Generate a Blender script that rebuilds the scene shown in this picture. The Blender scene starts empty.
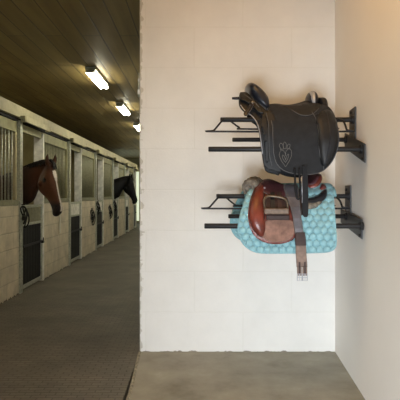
import bpy, bmesh, math, random
from mathutils import Vector, Matrix
random.seed(7)
C = bpy.context.scene.collection
PI = math.pi
F = 500.0; VX = 195.0; VY = 194.0; CZ = 1.3

def P(px, py, d):
    """world point seen along a sight line at distance d"""
    return Vector(((px-VX)*d/F, d, CZ+(VY-py)*d/F))
def ramp(v, pts):
    if v <= pts[0][0]: return pts[0][1]
    for (a, fa), (b, fb) in zip(pts, pts[1:]):
        if v <= b: return fa+(fb-fa)*(v-a)/(b-a)
    return pts[-1][1]

# ------------------------------------------------------------------ materials
def new_mat(name):
    m = bpy.data.materials.new(name); m.use_nodes = True
    nt = m.node_tree; b = nt.nodes['Principled BSDF']
    return m, nt, b
def simple(name, col, rough=.6, metal=0., spec=.5, nscale=0, namt=.15, bump=0, bscale=60, coat=0, sheen=0):
    m, nt, b = new_mat(name)
    b.inputs['Roughness'].default_value = rough; b.inputs['Metallic'].default_value = metal
    b.inputs['Specular IOR Level'].default_value = spec
    b.inputs['Coat Weight'].default_value = coat
    b.inputs['Sheen Weight'].default_value = sheen
    b.inputs['Base Color'].default_value = (*col, 1)
    tc = nt.nodes.new('ShaderNodeTexCoord')
    if nscale:
        n = nt.nodes.new('ShaderNodeTexNoise'); n.inputs['Scale'].default_value = nscale; n.inputs['Detail'].default_value = 5
        nt.links.new(tc.outputs['Object'], n.inputs['Vector'])
        r = nt.nodes.new('ShaderNodeValToRGB')
        r.color_ramp.elements[0].position = .3; r.color_ramp.elements[1].position = .7
        r.color_ramp.elements[0].color = (*[c*(1-namt) for c in col], 1)
        r.color_ramp.elements[1].color = (*[min(1, c*(1+namt)) for c in col], 1)
        nt.links.new(n.outputs['Fac'], r.inputs['Fac']); nt.links.new(r.outputs['Color'], b.inputs['Base Color'])
    if bump:
        n2 = nt.nodes.new('ShaderNodeTexNoise'); n2.inputs['Scale'].default_value = bscale; n2.inputs['Detail'].default_value = 4
        nt.links.new(tc.outputs['Object'], n2.inputs['Vector'])
        bp = nt.nodes.new('ShaderNodeBump'); bp.inputs['Strength'].default_value = bump; bp.inputs['Distance'].default_value = .01
        nt.links.new(n2.outputs['Fac'], bp.inputs['Height']); nt.links.new(bp.outputs['Normal'], b.inputs['Normal'])
    return m
def emis(name, col, s):
    m, nt, b = new_mat(name)
    b.inputs['Base Color'].default_value = (*col, 1)
    b.inputs['Emission Color'].default_value = (*col, 1); b.inputs['Emission Strength'].default_value = s
    return m
def brickmat(name, c1, c2, mortar, bw, bh, ms, plane, rough=.8, bump=.4, nscale=3, namt=.2, dirt=None, offset=.5, fine=90, fineb=.15, chip=None):
    """painted or bare masonry; plane = which world axes run along / up the courses"""
    m, nt, b = new_mat(name); N = nt.nodes; L = nt.links
    g = N.new('ShaderNodeNewGeometry'); s = N.new('ShaderNodeSeparateXYZ'); L.new(g.outputs['Position'], s.inputs[0])
    cb = N.new('ShaderNodeCombineXYZ'); L.new(s.outputs[plane[0]], cb.inputs['X']); L.new(s.outputs[plane[1]], cb.inputs['Y'])
    # small wander so that joints are not ruler straight
    nz = N.new('ShaderNodeTexNoise'); nz.inputs['Scale'].default_value = 9; L.new(g.outputs['Position'], nz.inputs['Vector'])
    vm = N.new('ShaderNodeVectorMath'); vm.operation = 'MULTIPLY_ADD'; vm.inputs[1].default_value = (.012, .012, 0)
    L.new(nz.outputs['Color'], vm.inputs[0]); L.new(cb.outputs[0], vm.inputs[2])
    br = N.new('ShaderNodeTexBrick'); L.new(vm.outputs[0], br.inputs['Vector'])
    br.inputs['Scale'].default_value = 1; br.inputs['Brick Width'].default_value = bw; br.inputs['Row Height'].default_value = bh
    br.inputs['Mortar Size'].default_value = ms; br.inputs['Mortar Smooth'].default_value = .5; br.offset = offset
    br.inputs['Color1'].default_value = (*c1, 1); br.inputs['Color2'].default_value = (*c2, 1); br.inputs['Mortar'].default_value = (*mortar, 1)
    n = N.new('ShaderNodeTexNoise'); n.inputs['Scale'].default_value = nscale; n.inputs['Detail'].default_value = 7; n.inputs['Roughness'].default_value = .65
    L.new(g.outputs['Position'], n.inputs['Vector'])
    mr = N.new('ShaderNodeMapRange'); mr.inputs[1].default_value = .3; mr.inputs[2].default_value = .7
    mr.inputs[3].default_value = 1-namt; mr.inputs[4].default_value = 1+namt*.5; L.new(n.outputs['Fac'], mr.inputs[0])
    mx = N.new('ShaderNodeVectorMath'); mx.operation = 'SCALE'; L.new(br.outputs['Color'], mx.inputs[0]); L.new(mr.outputs[0], mx.inputs['Scale'])
    out = mx.outputs[0]
    if dirt:   # scuffs and flaked paint close to the floor, with a ragged upper edge
        dcol, dh = dirt
        n3 = N.new('ShaderNodeTexNoise'); n3.inputs['Scale'].default_value = 22; n3.inputs['Detail'].default_value = 6; L.new(g.outputs['Position'], n3.inputs['Vector'])
        ma = N.new('ShaderNodeMath'); ma.operation = 'MULTIPLY_ADD'; ma.inputs[1].default_value = dh*2.4; ma.inputs[2].default_value = -dh*.95
        L.new(n3.outputs['Fac'], ma.inputs[0])
        lt = N.new('ShaderNodeMath'); lt.operation = 'LESS_THAN'; L.new(s.outputs['Z'], lt.inputs[0]); L.new(ma.outputs[0], lt.inputs[1])
        mm = N.new('ShaderNodeMixRGB'); L.new(lt.outputs[0], mm.inputs['Fac']); L.new(out, mm.inputs['Color1']); mm.inputs['Color2'].default_value = (*dcol, 1)
        out = mm.outputs[0]
    if chip is not None:   # flaked paint down the free end of the wall
        n4 = N.new('ShaderNodeTexNoise'); n4.inputs['Scale'].default_value = 16; n4.inputs['Detail'].default_value = 7; L.new(g.outputs['Position'], n4.inputs['Vector'])
        m4 = N.new('ShaderNodeMath'); m4.operation = 'MULTIPLY_ADD'; m4.inputs[1].default_value = .16; m4.inputs[2].default_value = chip-.066; L.new(n4.outputs['Fac'], m4.inputs[0])
        l4 = N.new('ShaderNodeMath'); l4.operation = 'LESS_THAN'; L.new(s.outputs['X'], l4.inputs[0]); L.new(m4.outputs[0], l4.inputs[1])
        x4 = N.new('ShaderNodeMixRGB'); L.new(l4.outputs[0], x4.inputs['Fac']); L.new(out, x4.inputs['Color1']); x4.inputs['Color2'].default_value = (.48, .45, .39, 1); out = x4.outputs[0]
    L.new(out, b.inputs['Base Color']); b.inputs['Roughness'].default_value = rough
    nf = N.new('ShaderNodeTexNoise'); nf.inputs['Scale'].default_value = fine; nf.inputs['Detail'].default_value = 5; L.new(g.outputs['Position'], nf.inputs['Vector'])
    b1 = N.new('ShaderNodeBump'); b1.inputs['Strength'].default_value = bump; b1.inputs['Distance'].default_value = .01; b1.invert = True
    L.new(br.outputs['Fac'], b1.inputs['Height'])
    b2 = N.new('ShaderNodeBump'); b2.inputs['Strength'].default_value = fineb; b2.inputs['Distance'].default_value = .01
    L.new(nf.outputs['Fac'], b2.inputs['Height']); L.new(b1.outputs[0], b2.inputs['Normal']); L.new(b2.outputs[0], b.inputs['Normal'])
    return m
def noisemat(name, stops, scale, rough=.8, bump=.2, bscale=40, spec=.5, detail=8, rr=None):
    m, nt, b = new_mat(name); N = nt.nodes; L = nt.links
    g = N.new('ShaderNodeNewGeometry')
    n = N.new('ShaderNodeTexNoise'); n.inputs['Scale'].default_value = scale; n.inputs['Detail'].default_value = detail; n.inputs['Roughness'].default_value = .62
    L.new(g.outputs['Position'], n.inputs['Vector'])
    r = N.new('ShaderNodeValToRGB'); e = r.color_ramp.elements
    while len(e) < len(stops): e.new(.5)
    for k, (p, c) in enumerate(stops): e[k].position = p; e[k].color = (*c, 1)
    L.new(n.outputs['Fac'], r.inputs['Fac']); L.new(r.outputs['Color'], b.inputs['Base Color'])
    nf = N.new('ShaderNodeTexNoise'); nf.inputs['Scale'].default_value = bscale; nf.inputs['Detail'].default_value = 5; L.new(g.outputs['Position'], nf.inputs['Vector'])
    b2 = N.new('ShaderNodeBump'); b2.inputs['Strength'].default_value = bump; b2.inputs['Distance'].default_value = .01
    L.new(nf.outputs['Fac'], b2.inputs['Height']); L.new(b2.outputs[0], b.inputs['Normal'])
    b.inputs['Roughness'].default_value = rough; b.inputs['Specular IOR Level'].default_value = spec
    return m

M = {}
M['wall'] = brickmat('painted_block', (.675, .655, .615), (.685, .665, .625), (.655, .635, .59), .80, .335, .006, ('X', 'Z'), rough=.75, bump=.16, nscale=3.2, namt=.06, dirt=((.20, .17, .13), .022), fine=70, fineb=.10, chip=-.456)
M['wall_r'] = noisemat('painted_plaster', [(.3, (.85, .815, .765)), (.7, (.88, .845, .80))], 1.6, rough=.7, bump=.06, bscale=50)
M['stall_block'] = brickmat('stall_block', (.68, .60, .46), (.74, .65, .50), (.58, .51, .39), .42, .205, .008, ('Y', 'Z'), rough=.8, bump=.5, nscale=4, namt=.25, dirt=((.14, .12, .09), .04))
M['stall_in'] = simple('stall_plaster', (.42, .37, .19), .85, nscale=3, namt=.25)
M['paver'] = brickmat('pavers', (.135, .116, .088), (.165, .143, .108), (.085, .072, .052), .10, .042, .005, ('X', 'Y'), rough=.62, bump=.9, nscale=1.6, namt=.4, fine=120, fineb=.3)
M['concrete'] = noisemat('concrete_floor', [(.28, (.20, .18, .13)), (.45, (.30, .275, .21)), (.6, (.36, .33, .26)), (.78, (.48, .455, .38))], 2.6, rough=.62, bump=.18, bscale=60)
M['cream'] = simple('cream_paint', (.44, .39, .23), .55, nscale=7, namt=.18, bump=.1)
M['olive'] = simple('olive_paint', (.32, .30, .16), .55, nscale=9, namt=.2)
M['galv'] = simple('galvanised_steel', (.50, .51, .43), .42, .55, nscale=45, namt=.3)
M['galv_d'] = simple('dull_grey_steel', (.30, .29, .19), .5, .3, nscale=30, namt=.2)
M['white_p'] = simple('whitewashed_board', (.82, .80, .73), .6, nscale=12, namt=.2)
M['dark_p'] = simple('dark_board', (.016, .016, .016), .6, 0, .25, nscale=10, namt=.3)
M['iron'] = simple('dark_iron', (.03, .03, .03), .5, .5)
M['powder'] = simple('black_powder_coat', (.011, .011, .012), .45, 0, .35, nscale=200, namt=.25, bump=.05, bscale=300)
M['plate'] = simple('grey_powder_coat', (.038, .040, .044), .48, .1, .5, nscale=150, namt=.2)
M['tube'] = emis('fluorescent_tube', (1., .97, .78), 31)
M['housing'] = simple('white_enamel', (.6, .58, .48), .4)
M['sky_glass'] = emis('daylit_window', (.78, .86, .62), .9)
M['blk'] = simple('black_leather', (.010, .0105, .012), .5, 0, .35, nscale=25, namt=.25, bump=.12, bscale=260)
M['blk_suede'] = simple('black_suede', (.0165, .0175, .0195), .8, 0, .2, nscale=30, namt=.2, bump=.1, bscale=300, sheen=.03)
M['blk_gloss'] = simple('glossy_black_leather', (.009, .010, .015), .34, 0, .42)
M['blk_strap'] = simple('black_strap_leather', (.007, .007, .008), .6, 0, .18)
M['blk_cantle'] = simple('blue_black_leather', (.010, .012, .019), .3, 0, .5)
M['piping'] = simple('grey_piping', (.085, .085, .088), .5)
M['thread'] = simple('silver_grey_thread', (.12, .115, .105), .6)
M['silver'] = simple('silver_trim_and_highlight', (.42, .43, .47), .35, .6)
M['tan'] = simple('reddish_brown_leather', (.125, .024, .014), .34, 0, .5, nscale=14, namt=.45, bump=.12, bscale=120)
M['plum'] = simple('plum_brown_leather', (.055, .018, .022), .42, 0, .5, nscale=18, namt=.3, bump=.1, bscale=160)
M['plum_red'] = simple('dusky_red_leather', (.12, .030, .026), .36, 0, .5, nscale=14, namt=.3, bump=.1, bscale=120)
M['suede'] = simple('worn_brown_suede', (.20, .105, .075), .85, nscale=26, namt=.4, bump=.2, bscale=150)
M['bronze'] = simple('tarnished_metal', (.14, .11, .08), .42, .6, nscale=60, namt=.3)
M['tread'] = simple('stirrup_tread', (.12, .08, .055), .55, .2, nscale=60, namt=.3)
M['girth_g'] = simple('dark_grey_leather', (.085, .077, .086), .3, 0, .5, nscale=20, namt=.3, bump=.1, bscale=200)
M['girth_b'] = simple('dark_brown_leather_and_shade', (.035, .018, .015), .6, 0, .3, nscale=30, namt=.3)
M['girth_s'] = simple('taupe_brown_webbing', (.16, .105, .08), .7, nscale=40, namt=.3, bump=.2, bscale=200)
M['teal'] = simple('teal_cotton', (.20, .37, .405), .75, nscale=10, namt=.08, bump=.1, bscale=300, sheen=.1)
M['teal_b'] = simple('teal_binding', (.22, .41, .445), .7)
M['fleece'] = simple('grey_fleece', (.17, .145, .115), .95, nscale=45, namt=.5, bump=.9, bscale=120)
M['bay'] = None
M['eye'] = simple('dark_eye', (.006, .004, .003), .08, 0, .8)
M['mane'] = simple('black_hair', (.009, .006, .005), .7, 0., .2, nscale=60, namt=.4, bump=.5, bscale=120)
M['warm_ceiling'] = simple('warm_pine_ceiling', (.50, .33, .16), .7, nscale=4, namt=.2)
M['strap_w'] = simple('white_webbing', (.72, .69, .56), .7)

def plank_mat():
    m, nt, b = new_mat('ceiling_planks'); N = nt.nodes; L = nt.links
    g = N.new('ShaderNodeNewGeometry'); s = N.new('ShaderNodeSeparateXYZ'); L.new(g.outputs['Position'], s.inputs[0])
    cb = N.new('ShaderNodeCombineXYZ'); L.new(s.outputs['Y'], cb.inputs['X']); L.new(s.outputs['X'], cb.inputs['Y'])
    br = N.new('ShaderNodeTexBrick'); L.new(cb.outputs[0], br.inputs['Vector']); br.offset = .37
    br.inputs['Scale'].default_value = 1; br.inputs['Brick Width'].default_value = 3.1; br.inputs['Row Height'].default_value = .19
    br.inputs['Mortar Size'].default_value = .007; br.inputs['Mortar Smooth'].default_value = .2
    br.inputs['Color1'].default_value = (.215, .15, .048, 1); br.inputs['Color2'].default_value = (.265, .19, .066, 1); br.inputs['Mortar'].default_value = (.09, .06, .022, 1)
    mp = N.new('ShaderNodeMapping'); mp.inputs['Scale'].default_value = (9, .7, 1); L.new(g.outputs['Position'], mp.inputs['Vector'])
    n = N.new('ShaderNodeTexNoise'); n.inputs['Scale'].default_value = 1.3; n.inputs['Detail'].default_value = 7; L.new(mp.outputs[0], n.inputs['Vector'])
    mr = N.new('ShaderNodeMapRange'); mr.inputs[1].default_value = .3; mr.inputs[2].default_value = .7; mr.inputs[3].default_value = .7; mr.inputs[4].default_value = 1.2
    L.new(n.outputs['Fac'], mr.inputs[0])
    mx = N.new('ShaderNodeVectorMath'); mx.operation = 'SCALE'; L.new(br.outputs['Color'], mx.inputs[0]); L.new(mr.outputs[0], mx.inputs['Scale'])
    L.new(mx.outputs[0], b.inputs['Base Color']); b.inputs['Roughness'].default_value = .5
    bp = N.new('ShaderNodeBump'); bp.invert = True; bp.inputs['Strength'].default_value = .6; bp.inputs['Distance'].default_value = .01
    L.new(br.outputs['Fac'], bp.inputs['Height']); L.new(bp.outputs[0], b.inputs['Normal'])
    return m
M['planks'] = plank_mat()
def coat_mat(name, rough):
    m, nt, b = new_mat(name)
    a = nt.nodes.new('ShaderNodeAttribute'); a.attribute_name = 'coat'
    tc = nt.nodes.new('ShaderNodeTexCoord')
    n = nt.nodes.new('ShaderNodeTexNoise'); n.inputs['Scale'].default_value = 30; n.inputs['Detail'].default_value = 6; nt.links.new(tc.outputs['Object'], n.inputs['Vector'])
    mr = nt.nodes.new('ShaderNodeMapRange'); mr.inputs[3].default_value = .75; mr.inputs[4].default_value = 1.25; nt.links.new(n.outputs['Fac'], mr.inputs[0])
    mx = nt.nodes.new('ShaderNodeVectorMath'); mx.operation = 'SCALE'; nt.links.new(a.outputs['Color'], mx.inputs[0]); nt.links.new(mr.outputs[0], mx.inputs['Scale'])
    nt.links.new(mx.outputs[0], b.inputs['Base Color']); b.inputs['Roughness'].default_value = rough; b.inputs['Specular IOR Level'].default_value = .25
    return m
M['coat'] = coat_mat('horse_coat', .48)

# ------------------------------------------------------------------ mesh helpers
def box(bm, x0, x1, y0, y1, z0, z1, mat=None):
    r = bmesh.ops.create_cube(bm, size=1)
    T = Matrix.Translation(((x0+x1)/2, (y0+y1)/2, (z0+z1)/2)) @ Matrix.Diagonal((abs(x1-x0), abs(y1-y0), abs(z1-z0), 1))
    if mat is not None: T = mat @ T
    bmesh.ops.transform(bm, matrix=T, verts=r['verts'])
def frames(pts):
    out = []
    n = len(pts)
    up = None
    for i, p in enumerate(pts):
        t = (pts[min(i+1, n-1)]-pts[max(i-1, 0)]).normalized()
        if up is None:
            up = Vector((0, 0, 1)) if abs(t.z) < .9 else Vector((0, 1, 0))
        a = t.cross(up).normalized(); b = a.cross(t).normalized(); up = b
        out.append((t, a, b))
    return out
def tube(bm, pts, r, seg=10, caps=True):
    pts = [Vector(p) for p in pts]; fr = frames(pts); rings = []
    for i, p in enumerate(pts):
        rr = r[i] if isinstance(r, (list, tuple)) else r
        rings.append([bm.verts.new(p+fr[i][1]*rr*math.cos(2*PI*k/seg)+fr[i][2]*rr*math.sin(2*PI*k/seg)) for k in range(seg)])
    for a, b in zip(rings, rings[1:]):
        for k in range(seg): bm.faces.new((a[k], a[(k+1) % seg], b[(k+1) % seg], b[k]))
    if caps: bm.faces.new(rings[0]); bm.faces.new(rings[-1][::-1])
def ribbon(bm, pts, widthdir, w, t, nrm):
    """flat strap of width w (list or number) and thickness t along pts"""
    rings = []
    for i, p in enumerate(pts):
        ww = (w[i] if isinstance(w, (list, tuple)) else w)/2
        p = Vector(p); wd = Vector(widthdir); n = Vector(nrm)
        rings.append([bm.verts.new(q) for q in (p-wd*ww-n*t*.3, p-wd*ww*.9+n*t*.5, p+wd*ww*.9+n*t*.5, p+wd*ww-n*t*.3, p+wd*ww*.9-n*t*.5, p-wd*ww*.9-n*t*.5)])
    for a, b in zip(rings, rings[1:]):
        for k in range(6): bm.faces.new((a[k], a[(k+1) % 6], b[(k+1) % 6], b[k]))
    bm.faces.new(rings[0]); bm.faces.new(rings[-1][::-1])
def loft(bm, rings, cap=True):
    R = [[bm.verts.new(p) for p in r] for r in rings]
    n = len(R[0])
    for a, b in zip(R, R[1:]):
        for k in range(n): bm.faces.new((a[k], a[(k+1) % n], b[(k+1) % n], b[k]))
    if cap: bm.faces.new(R[0]); bm.faces.new(R[-1][::-1])
def smooth_path(pts, n=6, closed=False):
    pts = [Vector(p) for p in pts]; out = []; N = len(pts)
    rng = range(N) if closed else range(N-1)
    for i in rng:
        if closed: p0, p1, p2, p3 = pts[(i-1) % N], pts[i], pts[(i+1) % N], pts[(i+2) % N]
        else: p0, p1, p2, p3 = pts[max(i-1, 0)], pts[i], pts[i+1], pts[min(i+2, N-1)]
        for k in range(n):
            t = k/n
            out.append(.5*((2*p1)+(-p0+p2)*t+(2*p0-5*p1+4*p2-p3)*t*t+(-p0+3*p1-3*p2+p3)*t**3))
    if not closed: out.append(pts[-1])
    return out
def root_loc(o):
    v = Vector((0, 0, 0))
    while o is not None: v += o.location; o = o.parent
    return v
def obj(name, bm, mat, parent=None, bevel=0, smooth=False, solid=0, base=None, segs=2, off=0.):
    bmesh.ops.recalc_face_normals(bm, faces=bm.faces)
    me = bpy.data.meshes.new(name)
    if parent is not None: org = root_loc(parent)
    elif base is not None: org = Vector(base)
    else:
        xs = [v.co.x for v in bm.verts]; ys = [v.co.y for v in bm.verts]; zs = [v.co.z for v in bm.verts]
        org = Vector(((min(xs)+max(xs))/2, (min(ys)+max(ys))/2, min(zs)))
    bmesh.ops.translate(bm, verts=bm.verts, vec=-org)
    bm.to_mesh(me); bm.free()
    if smooth:
        for p in me.polygons: p.use_smooth = True
    o = bpy.data.objects.new(name, me); C.objects.link(o)
    me.materials.append(mat)
    if parent is not None: o.parent = parent
    else: o.location = org
    if solid:
        md = o.modifiers.new('thickness', 'SOLIDIFY'); md.thickness = solid; md.offset = off
    if bevel:
        md = o.modifiers.new('bevel', 'BEVEL'); md.width = bevel; md.segments = segs; md.limit_method = 'ANGLE'
    return o
def B(): return bmesh.new()
def thing(name, label, cat, loc, group=None):
    o = bpy.data.objects.new(name, None); C.objects.link(o); o.location = loc; o.empty_display_size = .1
    o['label'] = label; o['category'] = cat
    if group: o['group'] = group
    return o
def tag(o, label, cat, group=None):
    o['label'] = label; o['category'] = cat
    if group: o['group'] = group
    return o
def struct(name, bm, mat, **k):
    o = obj(name, bm, mat, **k); o['kind'] = 'structure'; return o
def dup(root, loc, label=None, group=None):
    r = root.copy(); C.objects.link(r); r.location = loc
    if label: r['label'] = label
    if group: r['group'] = group
    for ch in list(root.children):
        c = ch.copy(); C.objects.link(c); c.parent = r
        for g in list(ch.children):
            d = g.copy(); C.objects.link(d); d.parent = c
    return r

# ------------------------------------------------------------------ the setting
XS = -2.29        # face of the stall row
XW = -.456        # left edge of the block wall
DW = 4.11         # distance of the block wall
ZC = 2.9          # aisle ceiling
DE = 22.5
b = B(); box(b, -5.6, XW, -3.6, DE, -.1, 0); struct('floor', b, M['paver'])
# concrete slab: its left edge runs from the wall corner towards the viewer
b = B()
vs = [b.verts.new(p) for p in ((-.19, -3.6, .004), (3.2, -3.6, .004), (3.2, 4.4, .004), (XW-.01, 4.11, .004))]
b.faces.new(vs); r = bmesh.ops.extrude_face_region(b, geom=b.faces[:]); bmesh.ops.translate(b, verts=[v for v in r['geom'] if isinstance(v, bmesh.types.BMVert)], vec=(0, 0, -.1))
struct('floor', b, M['concrete'])
b = B()
pts = []
for k in range(40):
    y = 4.1-k*.19; pts.append(Vector((XW+.004+(4.1-y)*.034+.004*math.sin(k*2.3)+random.uniform(-.004, .004), y, .004)))
tube(b, pts, .011, 6); struct('trim_1', b, simple('sandy_joint', (.30, .27, .20), .9, nscale=40, namt=.5))
b = B(); box(b, XW, 1.45, DW, DW+.3, 0, 3.4); o = struct('wall_back', b, M['wall'], bevel=.008)
b = B(); box(b, XW+.03, XW+.25, DW+.28, DE, 0, ZC); struct('wall_aisle_right', b, M['wall'])
# right wall: runs from the corner (1.151, 4.11) to the viewer's right
dx = .0815
b = B(); vs = [b.verts.new((1.151-dx*(DW-y)+o_, y, z)) for (y, o_) in ((DW, 0), (-3.6, 0), (-3.6, .2), (DW, .2)) for z in (0, 3.4)]
for q in ((0, 2, 3, 1), (2, 4, 5, 3), (4, 6, 7, 5), (6, 0, 1, 7), (0, 6, 4, 2), (1, 3, 5, 7)): b.faces.new([vs[i] for i in q])
struct('wall_right', b, M['wall_r'])
def wall_x(y): return 1.151-dx*(DW-y)
b = B(); box(b, -5.6, XW, -3.6, DE, ZC, ZC+.1); struct('ceiling', b, M['planks'])
b = B(); box(b, XW, 1.5, -3.6, DW+.3, 3.4, 3.5); struct('ceiling', b, M['warm_ceiling'])
b = B(); box(b, XW-.02, XW, -3.6, DW, ZC, 3.4); struct('trim_2', b, M['warm_ceiling'])
b = B(); box(b, -5.6, 3.2, -3.8, -3.6, 0, 3.5); struct('wall_front', b, M['wall_r'])
b = B(); box(b, XW-.2, XW, -3.6, -.7, 0, ZC); struct('wall_partition', b, M['wall_r'])
b = B(); box(b, -5.7, -5.6, -3.6, DE, 0, ZC+.1); struct('wall_stable', b, M['stall_in'])
# far end of the aisle with its daylit window
b = B(); box(b, -5.6, XW+.3, DE, DE+.2, 0, ZC+.1); struct('wall_end', b, simple('end_wall', (.45, .44, .30), .8, nscale=2, namt=.2))
t = struct('window_1', (lambda b: (box(b, -3.55, -3.47, DE-.06, DE, .1, 2.3), box(b, -1.5, -1.42, DE-.06, DE, .1, 2.3), box(b, -3.55, -1.42, DE-.06, DE, 2.3, 2.38), box(b, -3.55, -1.42, DE-.06, DE, .02, .1), box(b, -2.51, -2.46, DE-.06, DE, .1, 2.3), b)[-1])(B()), M['cream'])
b = B(); box(b, -3.47, -1.5, DE-.03, DE-.02, .1, 2.3); obj('pane', b, M['sky_glass'], t)

# doors: opening k runs over these distances
doors = [(6.60, 7.50), (9.16, 10.02), (11.58, 12.42), (14.0, 14.85), (16.4, 17.25), (18.7, 19.3)]
ZH = 1.15
b = B()
prev = 2.6
for (a, c) in doors:
    box(b, XS-.14, XS, prev, a-.105, 0, ZH); prev = c+.065
box(b, XS-.14, XS, prev, 19.6, 0, ZH)
struct('wall_left', b, M['stall_block'])
b = B(); box(b, XS-.12, XS+.03, 2.6, 19.6, 2.285, 2.44); struct('trim_3', b, M['cream'], bevel=.006)      # head beam
b = B(); box(b, XS-.10, XS-.01, 2.6, 19.6, 2.25, 2.285); struct('trim_4', b, M['dark_p'])
# partitions between the stalls
b = B()
for y in (5.6, 8.35, 10.8, 13.25, 15.7, 18.0, 19.55): box(b, -5.6, XS-.14, y, y+.08, 0, 2.3)
struct('wall_stall_partitions', b, M['stall_in'])

# posts beside each door
places = ['first', 'second', 'third', 'fourth', 'fifth', 'sixth']
posts = []
for k, (a, c) in enumerate(doors):
    b = B(); box(b, XS-.10, XS+.02, a-.10, a-.005, 0, 2.26)
    for j in range(14): tube(b, [(XS+.02, a-.05, .2+j*.15), (XS+.023, a-.05, .2+j*.15)], .006, 8)
    o = obj('door_post', b, M['galv'], bevel=.006)
    tag(o, 'galvanised post on the near side of the %s stall door from the front' % places[k], 'post', 'near door posts of the stall row')
    b = B(); box(b, XS-.13, XS+.01, c+.005, c+.06, 0, 2.2)
    for j in range(12): tube(b, [(XS-.06, c+.005, .9+j*.1), (XS-.06, c+.002, .9+j*.1)], .010, 8)
    o = obj('door_post', b, M['white_p'], bevel=.005)
    tag(o, 'pale punched steel jamb on the far side of the %s stall door from the front' % places[k], 'post', 'far door jambs of the stall row')
# sliding-door tracks over each door
for k, (a, c) in enumerate(doors):
    t = thing('door_track', 'cream sliding door track cover over the %s stall opening from the front' % places[k], 'door track', (XS, (a+c)/2, 2.16), 'door track covers on the head beam')
    b = B(); box(b, XS+.03, XS+.10, a-.14, c+.10, 2.30, 2.315); box(b, XS+.085, XS+.10, a-.14, c+.10, 2.235, 2.315); obj('track_cover', b, M['cream'], t, bevel=.004)
    b = B(); tube(b, [(XS+.055, a-.12, 2.265), (XS+.055, c+.08, 2.265)], .014, 8); obj('rail', b, M['galv_d'], t, smooth=True)
    for y in (a-.10, c+.05):
        b = B(); box(b, XS+.03, XS+.103, y, y+.018, 2.235, 2.315); obj('bracket', b, M['cream'], t)
    b = B(); box(b, XS-.06, XS-.01, a, c, 2.13, 2.23); obj('lintel', b, M['olive'], t, bevel=.004)
# grilles between doors
def grille(y0, y1, k, label):
    t = thing('stall_grille', label, 'grille', (XS-.05, (y0+y1)/2, ZH), 'barred grilles above the block wall')
    b = B(); box(b, XS-.08, XS-.02, y0, y1, 2.10, 2.235); obj('top_rail', b, M['olive'], t, bevel=.005)
    b = B(); box(b, XS-.09, XS+.0, y0, y1, ZH+.005, ZH+.075); obj('bottom_rail', b, M['galv_d'], t, bevel=.005)
    for y in (y0, y1-.05):
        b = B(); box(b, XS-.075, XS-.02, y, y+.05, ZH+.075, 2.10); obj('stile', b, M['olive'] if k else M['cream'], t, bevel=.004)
    n = int((y1-y0-.1)/(.108 if k == 0 else .088))
    for i in range(n):
        y = y0+.05+(i+.5)*(y1-y0-.1)/n
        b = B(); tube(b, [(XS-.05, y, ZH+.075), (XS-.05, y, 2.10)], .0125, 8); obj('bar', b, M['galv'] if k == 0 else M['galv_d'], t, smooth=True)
grille(5.06, 6.49, 0, 'bright barred grille at the left edge, nearest of the row')
gl = ['long barred grille behind the brown horse, between first and second stall doors', 'barred grille between the second and third stall doors', 'barred grille between the third and fourth stall doors', 'barred grille between the fourth door and the one beyond the black horse', 'farthest small barred grille of the stall row']
for k in range(5): grille(doors[k][1]+.065, doors[k+1][0]-.105, k+1, gl[k])
# lower doors
dl = ['lower stall door under the brown horse, grey top board over dark panels', 'second lower stall door, whitewashed top board over dark panels', 'third lower stall door, whitewashed top board over dark panels',
      'fourth lower stall door, whitewashed top, under the black horse', 'fifth lower stall door with whitewashed top, beyond the black horse', 'farthest lower stall door with whitewashed top']
for k, (a, c) in enumerate(doors):
    t = thing('stall_door', dl[k], 'stall door', (XS, (a+c)/2, .01), 'lower stall doors')
    x0, x1 = XS-.05, XS+.0
    b = B(); box(b, x0, x1, a, c, ZH-.04, ZH+.0); box(b, x0, x1, a, c, .03, .08); box(b, x0, x1, a, a+.04, .08, ZH-.04); box(b, x0, x1, c-.04, c, .08, ZH-.04); box(b, x0, x1, a+.04, c-.04, .87, .905)
    obj('frame', b, M['galv'], t, bevel=.004)
    b = B(); n = 6
    for i in range(n): box(b, x0+.01, x1-.012, a+.04+i*(c-a-.08)/n, a+.037+(i+1)*(c-a-.08)/n, .905, ZH-.04)
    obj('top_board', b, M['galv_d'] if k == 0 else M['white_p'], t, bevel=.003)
    b = B(); n = 7
    for i in range(n): box(b, x0+.01, x1-.015, a+.04+i*(c-a-.08)/n, a+.035+(i+1)*(c-a-.08)/n, .08, .87)
    obj('lower_panel', b, M['dark_p'], t, bevel=.003)
    b = B(); box(b, x1, x1+.012, a+.04, c-.02, .585, .615); obj('rail', b, M['iron'], t)
    b = B(); box(b, x1, x1+.03, c-.06, c, .57, .60); tube(b, [(x1+.025, c-.03, .60), (x1+.025, c-.03, .65)], .008, 8); obj('latch', b, M['iron'], t)
# halters and hooks on the posts and walls
def halter(y, z, label, s=1., grp=None, x=XS+.02):
    t = thing('halter', label, 'halter', (x, y, z-.3*s), grp)
    b = B(); tube(b, [(x, y, z), (x+.04, y, z), (x+.05, y, z+.02)], .007, 8); obj('hook', b, M['iron'], t, smooth=True)
    b = B()
    for j in range(3):
        cy = y+(-.03+.03*j)*s; r_ = .045*s
        p = [Vector((x+.03+.012*j+.02*math.sin(a_*2+j), cy+r_*math.cos(a_), z-.02-.09*s-.03*j*s+(.09+.02*j)*s*math.sin(a_))) for a_ in [2*PI*q/18 for q in range(19)]]
        tube(b, p, .010, 6)
    obj('strap_loops', b, M['dark_p'], t, smooth=True)
    b = B()
    for (yy, zz) in ((-.02, -.13), (.035, -.2)):
        p = [Vector((x+.05, y+yy*s+.022*s*math.cos(a_), z+zz*s+.022*s*math.sin(a_))) for a_ in [2*PI*q/14 for q in range(15)]]
        tube(b, p, .005, 6)
    obj('ring', b, M['galv'], t, smooth=True)
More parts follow.
